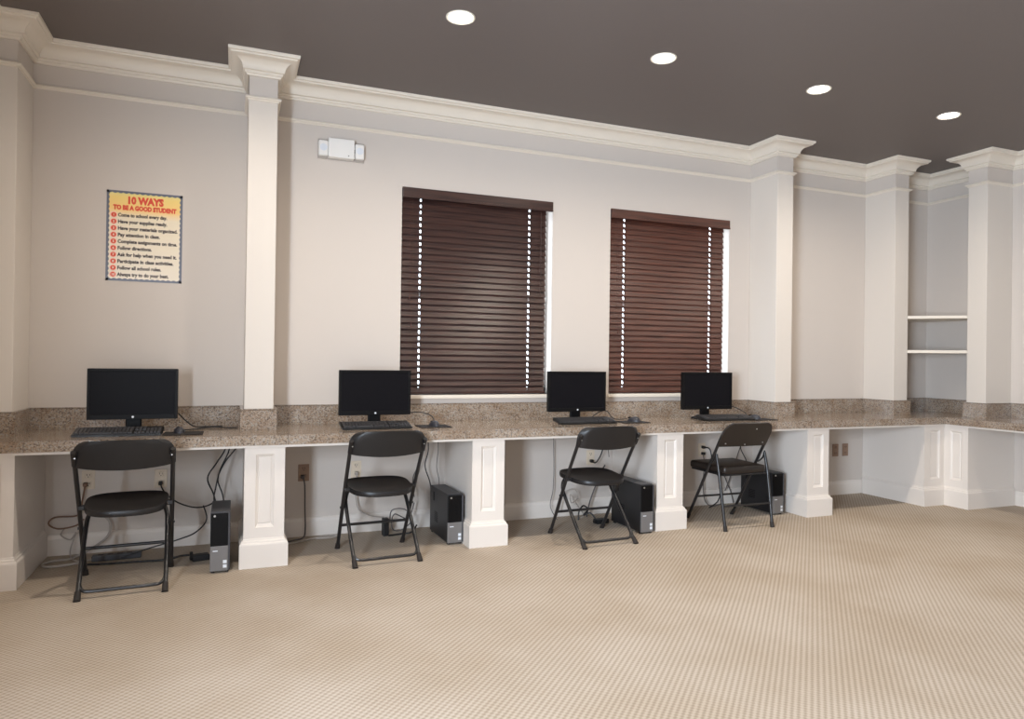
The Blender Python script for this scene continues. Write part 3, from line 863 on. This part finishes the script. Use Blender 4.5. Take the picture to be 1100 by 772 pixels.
cord([(-0.17, -0.36, 0.02), (-0.26, -0.33, 0.022), (-0.36, -0.34, e), (-0.50, -0.33, e), (-0.66, -0.32, e), (-0.78, -0.30, e)], 0.006, M_CORDB, 'thick black cord along the carpet behind the leftmost chair', owner=ad1)
t = thing('power_strip', 'dark power strip on the carpet behind the leftmost chair', 'power strip', (-0.63, -0.20, 0), 0.05)
obj('body', box(N(), -0.13, 0.13, -0.025, 0.025, 0, 0.034, 0.006), M_PCTOP, t)
for k in range(4): obj('socket', box(N(), -0.10+k*0.05, -0.07+k*0.05, -0.015, 0.015, 0.033, 0.0355, 0.001), M_SOCK, t)
# second desk
cord([(0.445, -0.04, 0.41), (0.455, -0.07, 0.36), (0.46, -0.06, 0.20), (0.465, -0.05, 0.06), (0.45, -0.07, e), (0.38, -0.13, e), (0.32, -0.17, e)], 0.005, M_CORDG, 'grey cord hanging from the outlet beside the white column pedestal', [(0.445, -0.043, 0.407)], group=G2)
cord([(0.33, -0.21, e), (0.42, -0.17, e), (0.56, -0.09, e), (0.68, -0.08, e), (0.62, -0.13, e), (0.53, -0.12, e)], 0.005, M_CORDW, 'white cable lying along the carpet right of the white column pedestal', group=G2)
cord([(1.02, -0.14, 0.09), (1.03, -0.16, 0.17), (1.12, -0.16, 0.17), (1.17, -0.17, 0.10), (1.12, -0.13, 0.03), (1.06, -0.13, 0.02), (1.035, -0.13, 0.06), (1.05, -0.15, 0.14), (1.15, -0.13, 0.10), (1.20, -0.10, 0.2)], 0.004, M_CORDG, 'grey cable looped behind the second chair', group=G2)
cord([(1.33, -0.10, 0.22), (1.31, -0.11, 0.34), (1.27, -0.12, 0.46), (1.29, -0.13, 0.58), (1.27, -0.14, 0.745)], 0.004, M_CORDB, 'black cable hanging from the worktop above the second computer', name='video_cable', owner=pc2)
cord([(1.20, -0.10, 0.24), (1.19, -0.10, 0.38), (1.25, -0.11, 0.52), (1.22, -0.12, 0.66), (1.24, -0.12, 0.745)], 0.0035, M_CORDG, 'grey cable hanging left of the second computer', name='data_cable', owner=pc2)
cord([(1.38, -0.10, 0.22), (1.38, -0.10, 0.345), (1.36, -0.10, 0.45), (1.37, -0.10, 0.6), (1.33, -0.12, 0.745)], 0.0025, M_CORDG, 'thin grey cable rising from the top of the second computer', name='network_cable', owner=pc2)
ad2 = t = thing('power_adapter', 'black power adapter behind the second folding chair', 'adapter', (0.985, -0.16, 0), 0.1, 'power adapters on the carpet')
obj('body', box(N(), -0.02, 0.02, -0.025, 0.025, 0, 0.12, 0.005), M_CORDB, t)
obj('prong_block', box(N(), -0.01, 0.01, -0.035, -0.022, 0.08, 0.11, 0.003), M_CORDB, t)
cord([(1.0, -0.20, e), (1.09, -0.18, e), (1.16, -0.20, 0.02), (1.21, -0.14, 0.05)], 0.006, M_CORDB, 'black cord on the carpet left of the second computer', owner=ad2)
cord([(0.806, -0.04, 0.42), (0.80, -0.06, 0.36), (0.80, -0.05, 0.26), (0.82, -0.06, 0.17), (0.89, -0.09, 0.13), (0.98, -0.13, 0.12)], 0.0045, M_CORDW, 'white cord from the outlet behind the second chair down to a black adapter', [(0.806, -0.043, 0.414)], owner=ad2)
# third desk
cord([(2.635, -0.045, 0.43), (2.66, -0.08, 0.42), (2.70, -0.10, 0.50), (2.72, -0.11, 0.62), (2.75, -0.12, 0.745)], 0.005, M_CORDB, 'black cord from the outlet behind the third chair up to the worktop', [(2.651, -0.043, 0.423)], owner=pc3)
cord([(2.77, -0.09, 0.46), (2.76, -0.10, 0.56), (2.80, -0.10, 0.66), (2.79, -0.11, 0.745)], 0.003, M_CORDG, 'thin grey cable hanging above the third computer', name='network_cable', owner=pc3)
cord([(2.30, -0.06, 0.745), (2.305, -0.05, 0.55), (2.31, -0.05, 0.36), (2.30, -0.06, 0.22), (2.27, -0.08, 0.10), (2.30, -0.14, e)], 0.003, M_CORDG, 'thin grey cable hanging left of the outlet behind the third chair', group=G3)
cord([(2.33, -0.10, 0.05), (2.38, -0.08, 0.19), (2.47, -0.08, 0.22), (2.50, -0.09, 0.16), (2.44, -0.10, 0.12), (2.42, -0.12, 0.19), (2.48, -0.13, 0.10), (2.52, -0.15, 0.03), (2.46, -0.17, e)], 0.0045, M_CORDW, 'white cable bunched in loops behind the third chair', group=G3)
cord([(2.56, -0.12, e), (2.60, -0.10, 0.12), (2.66, -0.08, 0.24), (2.70, -0.08, 0.33), (2.73, -0.10, 0.40)], 0.006, M_CORDG, 'grey cable rising from the carpet behind the seat of the third chair', group=G3)
ad3 = t = thing('power_adapter', 'black power adapter on the carpet beside the third computer', 'adapter', (2.585, -0.31, 0), 0.15, 'power adapters on the carpet')
obj('body', box(N(), -0.055, 0.055, -0.03, 0.03, 0, 0.034, 0.006), M_CORDB, t)
obj('prong_block', box(N(), -0.07, -0.05, -0.012, 0.012, 0.006, 0.028, 0.003), M_CORDB, t)
cord([(2.45, -0.20, e), (2.46, -0.19, 0.07), (2.50, -0.18, 0.11), (2.54, -0.18, 0.08), (2.50, -0.19, 0.04), (2.54, -0.22, 0.06), (2.57, -0.25, 0.02), (2.585, -0.27, 0.012)], 0.006, M_CORDB, 'black cable bunched on the carpet behind the third chair', owner=ad3)
# fourth desk
cord([(3.72, -0.05, 0.50), (3.735, -0.10, 0.48), (3.76, -0.11, 0.34), (3.83, -0.10, 0.24), (3.85, -0.10, 0.14), (3.80, -0.12, 0.05), (3.70, -0.14, e)], 0.005, M_CORDB, 'black cord looping down from the outlet behind the padded chair', [(3.72, -0.043, 0.497), (3.72, -0.043, 0.443)], group=G4)
cord([(3.70, -0.05, 0.44), (3.69, -0.08, 0.36), (3.69, -0.07, 0.2), (3.70, -0.08, 0.06), (3.76, -0.09, e), (3.86, -0.09, 0.02)], 0.004, M_CORDG, 'grey cord hanging behind the left legs of the padded chair', group=G4)
cord([(3.93, -0.05, 0.12), (3.97, -0.05, 0.20), (4.01, -0.05, 0.30), (4.06, -0.05, 0.42), (4.12, -0.05, 0.60), (4.08, -0.06, 0.745)], 0.004, M_CORDG, 'grey cable climbing the wall behind the padded chair', group=G4)
cord([(3.90, -0.03, 0.32), (3.94, -0.03, 0.24), (3.98, -0.03, 0.16), (4.01, -0.03, 0.10), (4.03, -0.04, e)], 0.004, M_CORDG, 'grey cable crossing below the seat of the padded chair', group=G4)
cord([(4.10, -0.115, 0.20), (4.11, -0.11, 0.36), (4.05, -0.10, 0.50), (4.14, -0.10, 0.62), (4.10, -0.10, 0.745)], 0.004, M_CORDB, 'black cable hanging above the computer behind the padded chair', owner=pc4, name='video_cable')
# on the worktop
GW = 'cords on the worktop'
zt = ZC+0.0055
cord([(-0.29, -0.383, zt+0.012), (-0.26, -0.30, zt), (-0.18, -0.22, zt), (-0.10, -0.20, zt+0.004), (-0.03, -0.23, zt), (0.03, -0.21, zt)], 0.0035, M_CORDB, 'black mouse cord trailing along the worktop toward the white column', owner=MICE[0], name='mouse_cord')
cord([(-0.31, -0.22, ZC+0.10), (-0.27, -0.18, ZC+0.05), (-0.22, -0.16, zt+0.006), (-0.15, -0.14, zt+0.002), (-0.06, -0.13, zt+0.002)], 0.004, M_CORDB, 'black monitor cable behind the leftmost monitor', owner=MONS[0], name='monitor_cable')
cord([(1.12, -0.255, ZC+0.085), (1.20, -0.25, ZC+0.085), (1.27, -0.27, ZC+0.06), (1.285, -0.31, zt+0.008), (1.27, -0.342, zt+0.014)], 0.0035, M_CORDB, 'black mouse cord arching behind the mouse left of the dark brown blind', owner=MICE[1], name='mouse_cord')
cord([(2.53, -0.20, zt), (2.60, -0.22, ZC+0.06), (2.66, -0.24, ZC+0.07), (2.70, -0.28, zt+0.01), (2.765, -0.37, zt+0.014)], 0.0035, M_CORDB, 'black mouse cord curling beside the monitor between the blinds', owner=MICE[2], name='mouse_cord')
cord([(3.79, -0.24, ZC+0.10), (3.86, -0.25, ZC+0.085), (3.92, -0.30, ZC+0.045), (3.895, -0.36, zt+0.016), (3.885, -0.388, zt+0.014)], 0.0035, M_CORDB, 'black mouse cord arching beside the monitor in front of the reddish blind', owner=MICE[3], name='mouse_cord')

# ------------------------------------------------------------------ emergency light
t = thing('emergency_light', 'white two-headed emergency light high on the wall right of the white column', 'emergency light', (0.665, 0, 2.65))
obj('housing', box(N(), -0.085, 0.090, -0.060, 0, -0.062, 0.070, 0.006), M_WHITE, t)
for s, dx in ((-1, -0.117), (1, 0.128)):
    bm = N(); box(bm, dx-0.032, dx+0.032, -0.050, -0.006, -0.055, 0.050, 0.010)
    hd = obj('lamp_head', bm, M_WHITE, t)
    bm = N(); cyl(bm, (dx, -0.053, 0.0), (dx, -0.046, 0.0), 0.024, seg=20)
    obj('lamp_lens', bm, M_STICK, hd)
    bm = N(); box(bm, dx-0.036 if s > 0 else dx+0.010, dx-0.010 if s > 0 else dx+0.036, -0.035, -0.015, -0.012, 0.012, 0.002)
    obj('bracket', bm, M_CORDG, t)
obj('back_plate', box(N(), -0.150, 0.162, -0.010, 0, -0.068, 0.066, 0.003), M_CORDW, t)
bm = N(); cyl(bm, (0.05, -0.062, -0.045), (0.05, -0.058, -0.045), 0.004, seg=10)
obj('test_button', bm, M_CORDG, t)

# ------------------------------------------------------------------ poster
PX0, PX1, PZ0, PZ1 = -0.745, -0.3185, 1.678, 2.240
pw, ph = PX1-PX0, PZ1-PZ0
M_PAPER = mat('poster_paper', srgb(236, 222, 196), 0.25)
n, l, b = nodes(M_PAPER)
tc = n.new('ShaderNodeTexCoord'); sx = n.new('ShaderNodeSeparateXYZ'); l.new(tc.outputs['Object'], sx.inputs[0])
r = ramp_node(n, [(0.0, srgb(236, 224, 204)), (0.70, srgb(238, 224, 198)), (0.80, srgb(250, 206, 130)), (0.93, srgb(244, 214, 130)), (1.0, srgb(226, 214, 150))])
md = n.new('ShaderNodeMath'); md.operation = 'DIVIDE'; md.inputs[1].default_value = ph
l.new(sx.outputs['Z'], md.inputs[0]); l.new(md.outputs[0], r.inputs['Fac']); l.new(r.outputs['Color'], b.inputs['Base Color'])
M_BORD = mat('poster_border', srgb(104, 108, 122), 0.3)
M_RED = mat('print_red', srgb(222, 76, 44), 0.4)
M_ORNG = mat('print_orange', srgb(196, 96, 40), 0.4)
M_PINK = mat('print_pink', srgb(246, 190, 168), 0.4)
M_INK = mat('print_ink', srgb(62, 50, 50), 0.5)
po = thing('poster', 'paper classroom poster with blue border and red title on the wall at left', 'poster', (PX0, -0.0012, PZ0))
obj('sheet', box(N(), 0, pw, -0.0005, 0.0008, 0, ph), M_PAPER, po)
bm = N()
def bordpt(s):                              # point on the rectangle perimeter, s in 0..1
    return None
def scallop(n_, A, B, inward):
    A, B, I = Vector(A), Vector(B), Vector(inward)
    pts = []
    for i in range(n_*6+1):
        f = i/(n_*6); d = 0.011 + 0.006*abs(math.sin(PI*n_*f))
        pts.append((A + (B-A)*f, A + (B-A)*f + I*d))
    for (a0, b0), (a1, b1) in zip(pts, pts[1:]):
        bm.faces.new([bm.verts.new((p.x, -0.0009, p.y)) for p in (a0, a1, b1, b0)])
scallop(14, (0, 0), (pw, 0), (0, 1)); scallop(14, (0, ph), (pw, ph), (0, -1))
scallop(19, (0, 0), (0, ph), (1, 0)); scallop(19, (pw, 0), (pw, ph), (-1, 0))
obj('border', bm, M_BORD, po)
def text_mesh(s, x, z, size, align, y, bold=0.0, fit=None):
    cu = bpy.data.curves.new('txt', 'FONT'); cu.body = s; cu.size = size; cu.align_x = align; cu.offset = bold; cu.resolution_u = 2
    o = bpy.data.objects.new('txt', cu); COL.objects.link(o)
    bpy.context.view_layer.update()
    me = bpy.data.meshes.new_from_object(o.evaluated_get(bpy.context.evaluated_depsgraph_get()))
    bpy.data.objects.remove(o); bpy.data.curves.remove(cu)
    w = max(v.co.x for v in me.vertices) - min(v.co.x for v in me.vertices)
    k = fit/w if fit else 1.0
    for v in me.vertices: v.co = Vector((x + v.co.x*k, y, z + v.co.y))
    bm = bmesh.new(); bm.from_mesh(me); bpy.data.meshes.remove(me)
    return bm
bm = text_mesh('10 WAYS', pw*0.5, ph-0.077, 0.060, 'CENTER', -0.0012, 0.0040, 0.20)
add_bm(bm, text_mesh('TO BE A GOOD STUDENT', pw*0.5, ph-0.117, 0.038, 'CENTER', -0.0012, 0.0028, 0.355))
obj('title', bm, M_RED, po)
LINES = ['Come to school every day.', 'Have your supplies ready.', 'Have your materials organized.', 'Pay attention in class.', 'Complete assignments on time.', 'Follow directions.', 'Ask for help when you need it.', 'Participate in class activities.', 'Follow all school rules.', 'Always try to do your best.']
FW = [0.275, 0.275, 0.335, 0.235, 0.335, 0.19, 0.335, 0.315, 0.245, 0.29]
bt, bc, bn, bh = N(), N(), N(), N()
for i, s in enumerate(LINES):
    z = ph - 0.152 - i*0.0412
    add_bm(bt, text_mesh(s, 0.063, z-0.009, 0.030, 'LEFT', -0.0012, 0.0014, FW[i]))
    for bmx, rr, yy in ((bh, 0.019, -0.0010), (bc, 0.0145, -0.0014)):
        vs = [bmx.verts.new((0.040+rr*math.cos(2*PI*k/24), yy, z+rr*math.sin(2*PI*k/24))) for k in range(24)]; bmx.faces.new(vs)
    add_bm(bn, text_mesh(str(i+1), 0.040, z-0.007, 0.020, 'CENTER', -0.0017, 0.0006))
obj('body_lettering', bt, M_INK, po)
obj('number_halo', bh, M_PINK, po)
obj('number_disc', bc, M_RED, po)
obj('numeral', bn, M_PAPER, po)

# ------------------------------------------------------------------ light from outside
w = bpy.data.worlds.new('World'); SC.world = w; w.use_nodes = True
bg = w.node_tree.nodes['Background']; bg.inputs['Color'].default_value = (0.80, 0.90, 1.0, 1); bg.inputs['Strength'].default_value = 5.0
ld = bpy.data.lights.new('daylight', 'AREA'); ld.shape = 'RECTANGLE'; ld.size = LW[1]-LW[0]-0.1; ld.size_y = LW[3]-LW[2]-0.1
ld.energy = 400; ld.color = (0.74, 0.86, 1.0)
lo = bpy.data.objects.new('daylight', ld); COL.objects.link(lo)
lo.location = (XL-0.05, (LW[0]+LW[1])/2, (LW[2]+LW[3])/2); lo.rotation_euler = (PI/2, 0, -PI/2)

# ------------------------------------------------------------------ camera
cam = bpy.data.cameras.new('Camera'); co = bpy.data.objects.new('Camera', cam); COL.objects.link(co)
SC.camera = co
F, YAW, PIT, ROL, SHY = 751.8, 0.3783, 0.0051, 0.0137, -0.0050
cam.sensor_width = 36; cam.lens = 36*F/1100; cam.sensor_fit = 'HORIZONTAL'
cam.shift_y = SHY*1000/1100; cam.clip_start = 0.05
cy, sy, cp, sp_ = math.cos(YAW), math.sin(YAW), math.cos(PIT), math.sin(PIT)
fw = Vector((sy*cp, cy*cp, sp_)); rt = Vector((cy, -sy, 0)); up = rt.cross(fw)
r2 = rt*math.cos(ROL) + up*math.sin(ROL); u2 = up*math.cos(ROL) - rt*math.sin(ROL)
R = Matrix((r2, u2, -fw)).transposed()
co.matrix_world = Matrix.Translation((0, -4.9526, 1.2285)) @ R.to_4x4()

SC.view_settings.view_transform = 'Standard'; SC.view_settings.look = 'None'
SC.view_settings.gamma = 1; SC.view_settings.use_curve_mapping = False
SC.view_settings.exposure = 0.22
